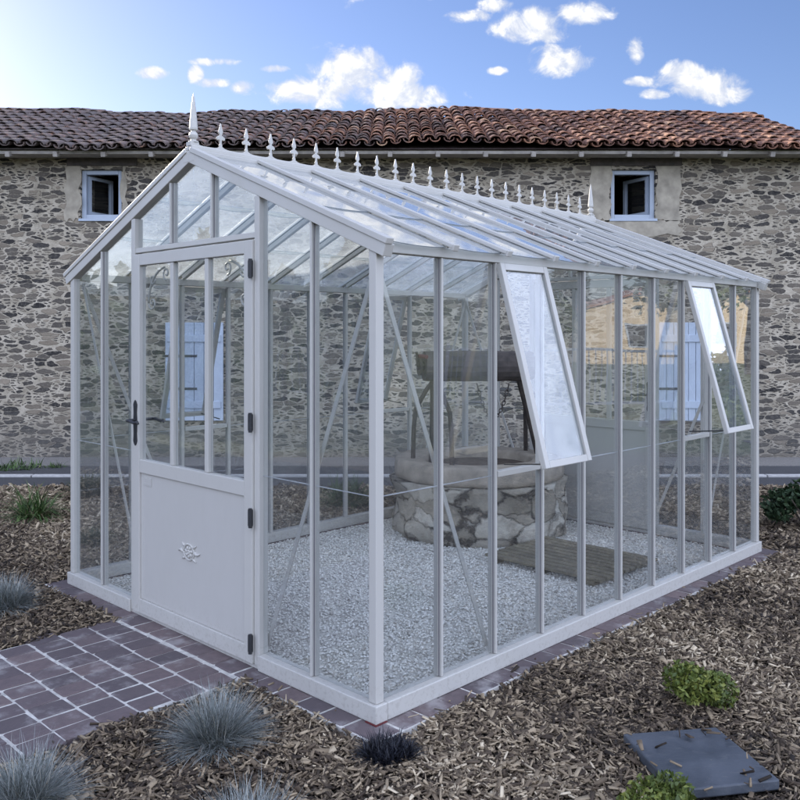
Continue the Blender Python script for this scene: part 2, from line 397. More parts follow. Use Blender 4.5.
# gravel floor inside the greenhouse
o = MB().box(.055, L - .055, .055, W - .055, -.05, -.004).build('gravel_floor', M['gravelbed'])
o.location = (CX, CY, 0); o.rotation_euler = (0, 0, ANG); tag(o, kind='structure')
def octs(n, fn, size, attr_fn=None):
    base = np.array([(1, 0, 0), (-1, 0, 0), (0, 1, 0), (0, -1, 0), (0, 0, 1), (0, 0, -1)], float)
    tri = np.array([(0, 2, 4), (2, 1, 4), (1, 3, 4), (3, 0, 4), (2, 0, 5), (1, 2, 5), (3, 1, 5), (0, 3, 5)])
    ctr = fn(n); n = len(ctr)
    sz = rng.uniform(size[0], size[1], (n, 1, 1)) * rng.uniform(.6, 1.3, (n, 1, 3)); sz[:, :, 2] *= .6
    a = rng.uniform(0, 6.28, n); ca, sa = np.cos(a), np.sin(a)
    v = base[None] * sz + rng.normal(0, .0008, (n, 6, 3))
    x_ = v[:, :, 0] * ca[:, None] - v[:, :, 1] * sa[:, None]; y_ = v[:, :, 0] * sa[:, None] + v[:, :, 1] * ca[:, None]
    v = np.stack([x_, y_, v[:, :, 2]], -1) + ctr[:, None, :]
    f = (tri[None] + 6 * np.arange(n)[:, None, None]).reshape(-1, 3)
    return v.reshape(-1, 3), f, np.repeat(rng.random(n), 6)
def ptsg(n): return np.stack([rng.uniform(.06, L - .06, n), rng.uniform(.06, W - .06, n), rng.uniform(-.004, .006, n)], -1)
v, f, a = octs(52000, ptsg, (.005, .011))
o = npmesh('gravel', v, f, a, M['pebble'], n=3); o.location = (CX, CY, 0); o.rotation_euler = (0, 0, ANG)
tag(o, 'loose pale gravel covering the floor inside the greenhouse', 'gravel', kind='stuff')

# bark mulch: real chips on the bed round the greenhouse
SLAB = [at(623, 742), at(716, 735), at(780, 789), at(676, 800)]
sctr = sum(SLAB, Vector()) / 4
def chips(n):
    d = np.sqrt(rng.uniform(2.1 ** 2, 8.75 ** 2, n * 3))
    keep = rng.random(n * 3) < np.clip((3.6 / d) ** 1.5, .16, 1); d = d[keep][:n]
    x_ = rng.uniform(-1, 1, len(d)) * (d * .5 + .6)
    out_ = rng.random(len(d)) < .2; x_ = np.where(out_, np.sign(x_) * (d * .5 + .6 + 2.6 * rng.random(len(d)) ** 1.3), x_)
    rx, ry = x_ - CX, d - CY
    lx = rx * SDIR.x + ry * SDIR.y; ly = rx * FDIR.x + ry * FDIR.y
    e = np.where(rng.random(len(d)) < .05, rng.uniform(.0, .10, len(d)), rng.uniform(-.035, .012, len(d)))
    ins = (lx > -BO + e) & (lx < L + BO - e) & (ly > -BO + e) & (ly < W + BO - e)
    pth = (lx < 0) & (ly > PY0 + e * .6) & (ly < PY1 - .03 - e * .6)
    # slab
    s0, s1 = (SLAB[1] - SLAB[0]), (SLAB[3] - SLAB[0])
    qx, qy = x_ - SLAB[0].x, d - SLAB[0].y
    det = s0.x * s1.y - s0.y * s1.x
    u = (qx * s1.y - qy * s1.x) / det; w_ = (s0.x * qy - s0.y * qx) / det
    em = np.where(rng.random(len(d)) < .03, .3, np.where(rng.random(len(d)) < .15, .04, .0)) * rng.random(len(d))
    sl = (u > em) & (u < 1 - em) & (w_ > em) & (w_ < 1 - em)
    global lift_; lift_ = ((u > 0) & (u < 1) & (w_ > 0) & (w_ < 1)) * .05
    ok = ~(ins | pth | sl)
    # a few strays on the bricks
    lift_ = lift_[ok]
    return x_[ok], d[ok]
cx_, cy_ = chips(235000)
n = len(cx_)
ln = np.minimum(rng.gamma(2.6, .0053, n) + .004, .03); wd = ln * rng.uniform(.14, .42, n); th = rng.uniform(.001, .0032, n)
grow = np.clip(cy_ / 4.2, 1, 1.9); ln *= grow; wd *= grow
base = np.array([(-1, -1, -1), (1, -1, -1), (1, 1, -1), (-1, 1, -1), (-1, -1, 1), (1, -1, 1), (1, 1, 1), (-1, 1, 1)], float)
qd = np.array([(0, 3, 2, 1), (4, 5, 6, 7), (0, 1, 5, 4), (1, 2, 6, 5), (2, 3, 7, 6), (3, 0, 4, 7)])
V = np.repeat(base[None], n, 0)
tap = rng.uniform(.35, 1, (n, 2)); V[:, [1, 2, 5, 6], 1] *= tap[:, :1]; V[:, [0, 3, 4, 7], 1] *= tap[:, 1:]
V[:, [1, 2, 5, 6], 1] += rng.uniform(-.7, .7, (n, 1))
V *= np.stack([ln, wd, th], -1)[:, None, :]
yaw = rng.uniform(0, 6.283, n); pit = rng.normal(0, .38, n); rol = rng.normal(0, .45, n)
def rot(V, a, i, j):
    c, s = np.cos(a)[:, None], np.sin(a)[:, None]
    p, q = V[:, :, i] * c - V[:, :, j] * s, V[:, :, i] * s + V[:, :, j] * c
    V[:, :, i], V[:, :, j] = p, q
rot(V, rol, 1, 2); rot(V, pit, 0, 2); rot(V, yaw, 0, 1)
hill_ = .012 * (np.sin(cx_ * 9 + 2 * np.sin(cy_ * 5)) + np.sin(cy_ * 11 + cx_ * 4))
V += np.stack([cx_, cy_, -.014 + hill_ * .6 + rng.uniform(0, .016, n) + lift_], -1)[:, None, :]
tone = np.clip(rng.beta(1.6, 2.0, n) + .12 * np.sin(cx_ * 3.1 + cy_ * 2.3), 0, 1)
o = npmesh('bark_mulch', V.reshape(-1, 3), (qd[None] + 8 * np.arange(n)[:, None, None]).reshape(-1, 4), np.repeat(tone, 8), M['chip'])
tag(o, 'brown bark chip mulch covering the garden bed round the greenhouse', 'mulch', kind='stuff')

# far hill on the right, seen in the side glass
def hill(name, pts, base_h, depth):
    b_ = MB(); n_ = 60; vs = []; fs = []
    for i in range(n_ + 1):
        t = i / n_; p = Vector(pts[0]).lerp(Vector(pts[1]), t)
        hh = base_h * (.75 + .2 * math.sin(t * 7) + .1 * math.sin(t * 19 + 1) + .05 * math.sin(t * 47))
        vs += [(p.x, p.y, -2), (p.x + depth * .35, p.y, hh * .8), (p.x + depth, p.y, hh), (p.x + depth * 2, p.y, -2)]
    for i in range(n_):
        for k in range(3): fs.append((i * 4 + k, (i + 1) * 4 + k, (i + 1) * 4 + k + 1, i * 4 + k + 1))
    b_.add(vs, fs); return tag(b_.build(name, M['hill'], smooth=True), kind='structure')
hill('hills', ((120, -60, 0), (120, 170, 0)), 9.0, 40)

# ---------------------------------------------------------------- stone house
house = empty('stone_house', (-4, YW, 0))
tag(house, 'long low rubble stone house with clay tiled roof behind the greenhouse', 'house')
HO = house.location.copy()
def hb(b_, name, mat, parent=house, **k):                        # build in world coordinates, parent to house
    b_.v = [(p[0] - HO.x, p[1] - HO.y, p[2] - HO.z) for p in b_.v]
    return b_.build(name, mat, parent, **k)
HX0, HX1 = -12.5, 5.32
YE, ZE, YR = 10.42, 3.775, 13.2
RS = .385; ZR = ZE + RS * (YR - YE)
WT = 3.80
wins = [(hp(80.5, 0)[0], hp(121.5, 0)[0]), (hp(611, 0)[0], hp(655.5, 0)[0])]
wz0, wz1 = hp(0, 218.5)[1], hp(0, 169.5)[1]
# wall with two real openings
def wall_front(b_):
    xs = sorted([HX0, HX1] + [q for w in wins for q in w]); zs = [-.1, wz0, wz1, WT]
    T = .5
    for i in range(len(xs) - 1):
        for j in range(3):
            hole = j == 1 and any(abs(xs[i] - w[0]) < 1e-6 for w in wins)
            if hole: continue
            b_.add([(xs[i], YW, zs[j]), (xs[i + 1], YW, zs[j]), (xs[i + 1], YW, zs[j + 1]), (xs[i], YW, zs[j + 1])], [(0, 1, 2, 3)])
    for x0, x1 in wins:                                           # reveals
        b_.add([(x0, YW, wz0), (x1, YW, wz0), (x1, YW + T, wz0), (x0, YW + T, wz0), (x0, YW, wz1), (x1, YW, wz1), (x1, YW + T, wz1), (x0, YW + T, wz1)],
               [(0, 1, 2, 3), (4, 7, 6, 5), (0, 3, 7, 4), (1, 5, 6, 2)])
    yb = 2 * YR - YW
    b_.add([(HX1, YW, -.1), (HX1, yb, -.1), (HX1, yb, WT), (HX1, YR, ZR - .08), (HX1, YW, WT)], [(0, 1, 2, 3, 4)])
    b_.add([(HX0, YW, -.1), (HX0, yb, -.1), (HX0, yb, WT), (HX0, YR, ZR - .08), (HX0, YW, WT)], [(4, 3, 2, 1, 0)])
    b_.add([(HX0, yb, -.1), (HX1, yb, -.1), (HX1, yb, WT), (HX0, yb, WT)], [(3, 2, 1, 0)])
b_ = MB(); wall_front(b_); hb(b_, 'wall', M['wall'])

for i, (x0, x1) in enumerate(wins):
    # dark oak lintel, lime surround
    b_ = MB(); lx = (x0 - .17, x1 + .20) if i == 0 else (x0 - .26, x1 + .33)
    b_.box(lx[0], lx[1], YW - .022, YW + .12, wz1 + .045, wz1 + .15); hb(b_, 'lintel', M['oak'], bevel=.008)
    def patch(xa, xb, za, zb):
        nn = 7
        pl = []
        for t in range(nn): pl.append((xa + (xb - xa) * t / nn, za + random.uniform(-.03, .03)))
        for t in range(nn): pl.append((xb + random.uniform(-.03, .03), za + (zb - za) * t / nn))
        for t in range(nn): pl.append((xb + (xa - xb) * t / nn, zb))
        for t in range(nn): pl.append((xa + random.uniform(-.03, .03), zb + (za - zb) * t / nn))
        sur = MB(); sur.prism(pl, lambda p, q, r: (p, YW - .004 + r, q), .012); hb(sur, 'window_surround', M['render'])
    wl = (.20, .06) if i == 0 else (.25, .31)
    patch(x0 - wl[0], x0 - .003, wz0 - .02, wz1 + .042); patch(x1 + .003, x1 + wl[1], wz0 - .02, wz1 + .042)
    if i == 1: patch(x0 - .22, x1 + .3, wz0 - .22, wz0 - .024)
    wd_ = MB(); fw = .055; yf0, yf1 = YW + .05, YW + .11
    wd_.box(x0, x0 + fw, yf0, yf1, wz0, wz1).box(x1 - fw, x1, yf0, yf1, wz0, wz1).box(x0 + fw, x1 - fw, yf0, yf1, wz1 - fw, wz1).box(x0 + fw, x1 - fw, yf0, yf1, wz0, wz0 + fw)
    wd_.box(x0 - .02, x1 + .02, YW - .02, YW + .049, wz0 - .035, wz0 - .002)
    wo = hb(wd_, 'window', M['winframe'], bevel=.004)
    # sash hinged open inwards
    sa = MB(); hx = x0 + fw if i == 0 else x1 - fw; sg = 1 if i == 0 else -1
    dv = Vector((sg * math.cos(R(62)), math.sin(R(62)), 0)); wl_ = (x1 - x0 - 2 * fw) * .98
    p0 = Vector((hx, yf1 + .003, 0)); p1 = p0 + dv * wl_; nn_ = Vector((-dv.y, dv.x, 0))
    za, zb = wz0 + fw + .01, wz1 - fw - .01
    up = Vector((0, 0, 1))
    for q in (p0 + dv * .02, p1 - dv * .02): sa.bar(q + up * za, q + up * zb, .045, .04, nn_)
    for z_ in (za + .02, zb - .02): sa.bar(p0 + dv * .043 + up * z_, p1 - dv * .043 + up * z_, .04, .04, nn_)
    hb(sa, 'sash', M['winframe'], wo)
    pn = MB(); pn.bar(p0 + dv * .043 + up * (za + zb) / 2, p1 - dv * .043 + up * (za + zb) / 2, zb - za - .082, .006, nn_); hb(pn, 'pane', M['glass'], wo)
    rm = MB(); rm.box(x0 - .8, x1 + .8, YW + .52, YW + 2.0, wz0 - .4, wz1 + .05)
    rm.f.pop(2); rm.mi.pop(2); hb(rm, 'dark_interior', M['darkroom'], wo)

# blue shutters on the ground floor
for i, (pa, pb) in enumerate(((166, 224), (658, 702))):
    x0, x1 = hp(pa, 0)[0], hp(pb, 0)[0]; z0, z1 = .46, 1.69
    sh = MB(); nb = 6; bw = (x1 - x0) / nb
    for k in range(nb): sh.box(x0 + k * bw + .003, x0 + (k + 1) * bw - .003, YW - .045, YW - .012, z0, z1)
    for z_ in (z0 + .2, z1 - .2): sh.box(x0 + .03, x1 - .03, YW - .060, YW - .0455, z_ - .045, z_ + .045)
    so = hb(sh, 'shutter', M['bluepaint'], bevel=.003)
    for z_ in (z0 + .4, z1 - .75 if False else z1 - .42):
        hg = MB(); hg.box(x0 - .03, x0 + (x1 - x0) * .55, YW - .0515, YW - .0458, z_ - .014, z_ + .014); hb(hg, 'strap_hinge', M['iron'], so)

# eaves: board and rafter feet
b_ = MB(); b_.box(HX0, HX1 + .05, YE + .04, YE + .075, ZE - .036, ZE + .0)
b_.box(HX0, HX1 + .03, YE + .08, YW - .002, ZE - .02, ZE + .02); hb(b_, 'eaves_board', M['palewood'])
x = HX0 + .2
while x < HX1:
    b_ = MB(); b_.bar((x, YE - .02, ZE - .055), (x, YW + .05, ZE + .09), .055, .06, (0, 0, 1)); hb(b_, 'rafter_foot', M['palewood'], bevel=.004); x += .58
# canal tiles
def tiles():
    b_ = MB(); sp = .162; ncol = int((HX1 + .12 - HX0) / sp); ex = .27
    nrow = int(math.hypot(YR - YE, ZR - ZE) / ex) + 1
    t = Vector((0, YR - YE, ZR - ZE)).normalized(); nn_ = Vector((0, -t.z, t.y))
    def sag(x, s): return .03 * math.sin(x * .8 + 1) + .018 * math.sin(x * 2.1) + .012 * math.sin(x * 5.3 + s) - .02 * math.sin(s * 1.2)
    K = 6
    for c in range(ncol + 1):
        cx = HX0 + .05 + c * sp
        for kind in (0, 1):                                   # 0 cover (convex), 1 channel (concave)
            xc = cx + (0 if kind == 0 else sp / 2)
            if xc > HX1 + .12: continue
            for r in range(nrow):
                s0 = r * ex - .06 + random.uniform(-.018, .018); s1 = s0 + .40
                if s1 > nrow * ex - .02 and r == nrow - 1: s1 = nrow * ex - .02
                ra, rb = (.072, .057) if kind == 0 else (.060, .075)
                dx = random.gauss(0, .007); tw = random.gauss(0, .012); lift = random.uniform(0, .012)
                vs = []
                for (s_, rr, up_) in ((s0, ra, .030), (s1, rb, .0)):
                    o_ = Vector((xc + dx + (tw if s_ == s1 else 0), YE, ZE)) + t * s_ + nn_ * (up_ + lift + (.055 if kind == 0 else .075))
                    o_.z += sag(xc, s_)
                    for k in range(K + 1):
                        q = math.pi * (k / K) ; sgn = 1 if kind == 0 else -1
                        vs.append(o_ + Vector((-math.cos(q) * rr, 0, 0)) + nn_ * (math.sin(q) * rr * .74 * sgn))
                fs = [(k, k + 1, K + 2 + k, K + 1 + k) for k in range(K)]
                a = min(1, max(0, random.betavariate(2, 2)))
                b_.add(vs, fs, 0, a)
    # under-deck
    b_.add([(HX0, YE + .03, ZE + .022), (HX1 + .06, YE + .03, ZE + .022), (HX1 + .06, YR, ZR - .0), (HX0, YR, ZR - .0)], [(0, 1, 2, 3)], 0, 0)
    yb = 2 * YR - YE
    b_.add([(HX0, YR, ZR + .03), (HX1 + .06, YR, ZR + .03), (HX1 + .06, yb, ZE + .03), (HX0, yb, ZE + .03)], [(0, 1, 2, 3)], 0, .2)
    # ridge tiles
    x = HX0
    while x < HX1 + .02:
        vs = []; ln_ = .42; zz = ZR + .035 + sag(x, 3)
        for (xq, rr) in ((x, .105), (x + ln_, .090)):
            for k in range(K + 1):
                q = math.pi * k / K; vs.append((xq, YR - math.cos(q) * rr, zz + math.sin(q) * rr * .85 + random.uniform(-.006, .006)))
        b_.add(vs, [(k, k + 1, K + 2 + k, K + 1 + k) for k in range(K)], 0, random.betavariate(2, 2)); x += .36
    # verge tiles down the right edge
    o = hb(b_, 'roof', M['tile'], smooth=False, attr=True)
    md = o.modifiers.new('thickness', 'SOLIDIFY'); md.thickness = .013; md.offset = 0
tiles()

# ---------------------------------------------------------------- greenhouse
G = empty('greenhouse', (CX, CY, 0), ANG)
tag(G, 'white metal framed glass greenhouse with gabled roof and ridge cresting', 'greenhouse')
fm = M['frame']
def rz(y): return EA + SL * (y if y < W / 2 else W - y)
# base rails
Bh = .074
def base(x0, x1, y0, y1, lipx):
    b_ = MB(); b_.box(x0, x1, y0, y1, .002, Bh); return b_.build('base_rail', fm, G, bevel=.004)
base(-.036, .03, -.036, 2 * BW - .02, 0); base(-.036, .03, 5 * BW + .02, W + .036, 0)
base(L - .03, L + .036, -.036, 2 * BW - .02, 0); base(L - .03, L + .036, 5 * BW + .02, W + .036, 0)
base(.031, L - .031, -.036, .03, 0); base(.031, L - .031, W - .03, W + .036, 0)
for x0 in (-.02, L - .03): MB().box(x0, x0 + .05, 2 * BW - .019, 5 * BW + .019, .002, .018).build('threshold', fm, G)
MB().box(-.043, -.0365, -.043, .02, .0005, .005).box(-.036, .02, -.043, -.0365, .0005, .005).build('corner_shim', M['red'], G)
# posts
for x0 in (0, L):
    for y0 in (0, W):
        MB().box(x0 - .0215, x0 + .0215, y0 - .0215, y0 + .0215, Bh + .001, EA + (-.005)).build('corner_post', fm, G, bevel=.003)
# glazing bars
M['gasket'] = simple('glazing_gasket', (.16, .155, .16), .6)
def vbar(px, py, nx, ny, z0, z1):
    b_ = MB(); n_ = (nx, ny, 0); u = Vector((-ny, nx, 0))
    b_.bar((px, py, z0), (px, py, z1), .022, .026, n_, off=-.007)
    b_.bar((px, py, z0 + .001), (px, py, z1 - .001), .013, .016, n_, off=.0142)
    for s_ in (-1, 1):
        q = Vector((px, py, 0)) + u * s_ * .0080; b_.bar((q.x, q.y, z0 + .002), (q.x, q.y, z1 - .002), .0075, .005, n_, 1, off=.0088)
    return b_.build('glazing_bar', [fm, M['gasket']], G, bevel=.002)
for x0, nx in ((0, -1), (L, 1)):
    for k in range(1, 7):
        if k in (3, 4): vbar(x0, k * BW, nx, 0, 2.022, rz(k * BW) - .03)
        elif k in (2, 5):
            b_ = MB(); b_.box(x0 - .026, x0 + .026, k * BW - .019 , k * BW + .019, .019 if False else .02, rz(k * BW) - .03)
            b_.build('door_jamb', fm, G, bevel=.003)
        else: vbar(x0, k * BW, nx, 0, Bh + .001, rz(k * BW) - .03)
    MB().box(x0 - .022, x0 + .022, 2 * BW + .02, 5 * BW - .02, 1.995, 2.021).build('door_head', fm, G, bevel=.002)
for y0, ny in ((0, -1), (W, 1)):
    for k in range(1, 10): vbar(k * BL, y0, 0, ny, Bh + .001, EA - .032)
    MB().box(.029, L - .029, y0 - .026, y0 + .026, EA - .031, EA + .012).build('eaves_rail', fm, G, bevel=.003)
    for k in (2, 7):
        MB().box(k * BL + .018, (k + 1) * BL - .018, y0 - .018, y0 + .018, .885, .912).build('transom', fm, G, bevel=.002)
# braces in the end bays
def brace(p0, p1, n_): MB().bar(p0, p1, .022, .005, n_).build('brace', fm, G)
for x0, s in ((.036, 1), (L - .036, -1)):
    brace((x0, .03, EA - .05), (x0, 2 * BW - .0, .10), (1, 0, 0)); brace((x0, W - .03, EA - .05), (x0, 5 * BW, .10), (1, 0, 0))
for y0 in (.036, W - .036):
    brace((.03, y0, EA - .05), (2 * BL, y0, .10), (0, 1, 0)); brace((L - .03, y0, EA - .05), (8 * BL, y0, .10), (0, 1, 0))
# glass of the walls
def pane(mb, ax, pos, a0, a1, z0, z1a, z1b, mi=0):               # thin box; the top may slope
    t = .002
    P = lambda a, z, s: (pos + s * t, a, z) if ax == 'x' else (a, pos + s * t, z)
    vs = [P(a0, z0, -1), P(a1, z0, -1), P(a1, z1b, -1), P(a0, z1a, -1), P(a0, z0, 1), P(a1, z0, 1), P(a1, z1b, 1), P(a0, z1a, 1)]
    mb.add(vs, [(0, 3, 2, 1), (4, 5, 6, 7), (0, 1, 5, 4), (1, 2, 6, 5), (2, 3, 7, 6), (3, 0, 4, 7)], mi)
ZJ = .892; g_ = .0118
for x0 in (0, L):
    for k in range(7):
        y0, y1 = k * BW + g_, (k + 1) * BW - g_
        if k == 0: y0 = .0228
        if k == 6: y1 = W - .0228
        if k in (2, 3, 4):
            mb = MB()
            if k == 3:
                pane(mb, 'x', x0, y0, W / 2, 2.023, rz(y0) - .03, PK - .03); pane(mb, 'x', x0, W / 2, y1, 2.023, PK - .03, rz(y1) - .03)
            else: pane(mb, 'x', x0, y0, y1, 2.023, rz(y0) - .03, rz(y1) - .03)
            mb.build('gable_pane', M['glass'], G)
        else:
            mb = MB(); pane(mb, 'x', x0, y0, y1, Bh + .002, ZJ, ZJ); pane(mb, 'x', x0, y0, y1, ZJ + .004, rz(y0) - .03, rz(y1) - .03)
            t_ = .0028; mb.box(x0 - t_, x0 + t_, y0, y1, ZJ + .0005, ZJ + .0035, 1)
            mb.build('wall_pane', [M['glass'], M['joint']], G)
for y0 in (0, W):
    for k in range(10):
        a0, a1 = k * BL + g_, (k + 1) * BL - g_
        if k == 0: a0 = .0228
        if k == 9: a1 = L - .0228
        mb = MB()
        if k in (2, 7): pane(mb, 'y', y0, a0, a1, Bh + .002, .884, .884); mb.build('wall_pane', M['glass'], G); continue
        pane(mb, 'y', y0, a0, a1, Bh + .002, ZJ, ZJ); pane(mb, 'y', y0, a0, a1, ZJ + .004, EA - .033, EA - .033)
        t_ = .003; mb.box(a0, a1, y0 - t_, y0 + t_, ZJ + .0005, ZJ + .0035, 1)
        mb.build('wall_pane', [M['glass'], M['joint']], G)
# top-hung vent windows, propped open
VL, VA = .955, R(15.5)
def make_vent():
    b_ = MB(); hw = BL / 2 - .001
    b_.box(-hw, -hw + .032, -.014, .014, -VL, 0).box(hw - .032, hw, -.014, .014, -VL, 0)
    b_.box(-hw + .0325, hw - .0325, -.013, .013, -.034, 0).box(-hw + .0325, hw - .0325, -.013, .013, -VL, -VL + .032)
    v_ = b_.build('vent_window', fm, G, bevel=.003)
    p_ = MB().box(-hw + .033, hw - .033, -.002, .002, -VL + .033, -.035); p_.build('pane', M['ventglass'], v_)
    st = MB(); st.tube([(-hw + .05, .016, -VL + .02), (-hw + .05, .25, -VL + .06)], .004, 6); st.build('stay', M['iron'], v_)
    return v_
vent = make_vent(); first = True
for k in (2, 7):
    for y0 in (0, W):
        v_ = vent if first else copy_tree(vent, G); first = False
        v_.location = ((k + .5) * BL, -.03 if y0 == 0 else W + .03, EA - .035)
        v_.rotation_mode = 'XYZ'; v_.rotation_euler = (-VA, 0, 0 if y0 == 0 else math.pi)
# doors
def make_door():
    hw = 1.5 * BW - .021; zt = 1.985; x0, x1 = -.036, .006
    b_ = MB(); sw = .066
    b_.box(x0, x1, -hw, -hw + sw, .022, zt).box(x0, x1, hw - sw, hw, .022, zt)
    b_.box(x0 + .0005, x1 - .0005, -hw + sw, hw - sw, zt - .062, zt - .0005).box(x0 + .0005, x1 - .0005, -hw + sw, hw - sw, .79, .862).box(x0 + .0005, x1 - .0005, -hw + sw, hw - sw, .0225, .10)
    d_ = b_.build('door', fm, G, bevel=.003)
    MB().box(-.024, -.004, -hw + sw + .001, hw - sw - .001, .101, .789).build('panel', M['panel'], d_, bevel=.002)
    iw = 2 * (hw - sw) / 3
    for s_ in (-1, 1): MB().box(-.030, .002, s_ * iw / 2 - .016, s_ * iw / 2 + .016, .863, zt - .063).build('muntin', fm, d_, bevel=.003)
    for k in (-1, 0, 1):
        mb = MB(); c = k * iw; h2 = iw / 2 - (.0165 if k == 0 else .009)
        lo = c - h2 if k != 1 else c - iw / 2 + .0165; hi = c + h2 if k != -1 else c + iw / 2 - .0165
        if k == -1: lo = -hw + sw + .001
        if k == 1: hi = hw - sw - .001
        pane(mb, 'x', -.012, lo, hi, .863, zt - .063, zt - .063); mb.build('pane', M['glass'], d_)
    for z_ in (.12, .70, 1.14, 1.85):                              # hinges on the right seen from outside
        MB().box(-.052, -.0365, -hw - .008, -hw + .012, z_ - .038, z_ + .038).tube([(-.05, -hw - .004, z_ - .045), (-.05, -hw - .004, z_ + .045)], .009, 8).build('hinge', M['iron'], d_)
    hd = MB(); yh = hw - .03
    pl = [(-.018, -.10), (-.010, -.115), (0, -.125), (.010, -.115), (.018, -.10), (.014, -.06), (.018, 0), (.014, .06), (.018, .10), (.010, .115), (0, .125), (-.010, .115), (-.018, .10), (-.014, .06), (-.018, 0), (-.014, -.06)]
    for xs, sg in ((x0 - .003, -1), (x1 + .003, 1)):
        hd.prism(pl, lambda p, q, r: (xs + r, yh + p, 1.06 + q), .006)
        hd.tube([(xs, yh, 1.075), (xs + sg * .05, yh, 1.075), (xs + sg * .056, yh - .03, 1.077), (xs + sg * .056, yh - .09, 1.068), (xs + sg * .052, yh - .118, 1.076), (xs + sg * .052, yh - .128, 1.066)], [.009, .008, .009, .008, .007, .006], 8)
    hd.build('handle', M['iron'], d_, smooth=False)
    # rosette on the panel
    ro = MB(); xc = -.026; zc = .44
    def P(a, b): return (xc, a, zc + b)
    T_ = np.linspace(0, 6.283, 25)
    ro.tube([P(.046 * math.cos(t), .040 * math.sin(t)) for t in T_], .0055, 6)
    for k in range(7):
        q = k * 2 * math.pi / 7; ro.tube([P(.013 * math.cos(q), .012 * math.sin(q)), P(.022 * math.cos(q + .15), .020 * math.sin(q + .15)), P(.036 * math.cos(q + .3), .031 * math.sin(q + .3))], [.004, .009, .005], 6)
    ro.tube([P(.008 * math.cos(t), .008 * math.sin(t)) for t in T_[::3]], .007, 6)
    for s_ in (-1, 1):
        ro.tube([P(s_ * (.046 + .055 * t), s_ * (.012 * math.sin(t * 3.0) - .010)) for t in np.linspace(0, 1, 9)], [.004, .006, .009, .010, .009, .007, .006, .005, .002], 6)
        ro.tube([P(s_ * (.040 + .03 * t), .026 + .016 * t) for t in np.linspace(0, 1, 5)], [.005, .007, .006, .004, .002], 6)
        ro.tube([P(s_ * (.036 + .03 * t), -.030 - .012 * t) for t in np.linspace(0, 1, 5)], [.005, .007, .006, .004, .002], 6)
    ro.build('rosette', fm, d_, smooth=True)
    pt = MB(); ya = hw - sw - .03
    pt.box(-.0275, -.0245, ya - .085, ya, .725, .77)
    for z_ in (.737, .749, .761): pt.box(-.0285, -.0274, ya - .075, ya - .01, z_ - .0022, z_ + .0022)
    pt.build('nameplate', M['panel'], d_)
    # scrolls in the upper corners
    for s_ in (-1, 1):
        sc = MB(); yb, zb_ = s_ * (hw - sw - .004), zt - .068
        def Q(a, b): return (.0115, yb - s_ * a, zb_ - b)
        r_ = .006
        arc = [Q(.015 + .19 * (1 - math.cos(t)) , .20 - .19 * math.sin(t) + .0) for t in np.linspace(0, 1.45, 12)]
        sc.tube(arc, r_, 6)
        for c0, rr, st, dr in (((.055, .20), .04, math.pi, -1), ((.20, .045), .035, 1.57, 1), ((.06, .07), .03, 0, 1)):
            sc.tube([Q(c0[0] + rr * (1 - t / 9) * math.cos(st + dr * t), c0[1] + rr * (1 - t / 9) * math.sin(st + dr * t)) for t in np.linspace(0, 7.2, 22)], .005, 6)
        sc.build('scroll_bracket', fm, d_, smooth=True)
    return d_
door = make_door(); door.location = (0, W / 2, 0)
bd = copy_tree(door, G); bd.location = (L, W / 2, 0); bd.rotation_euler = (0, 0, math.pi)
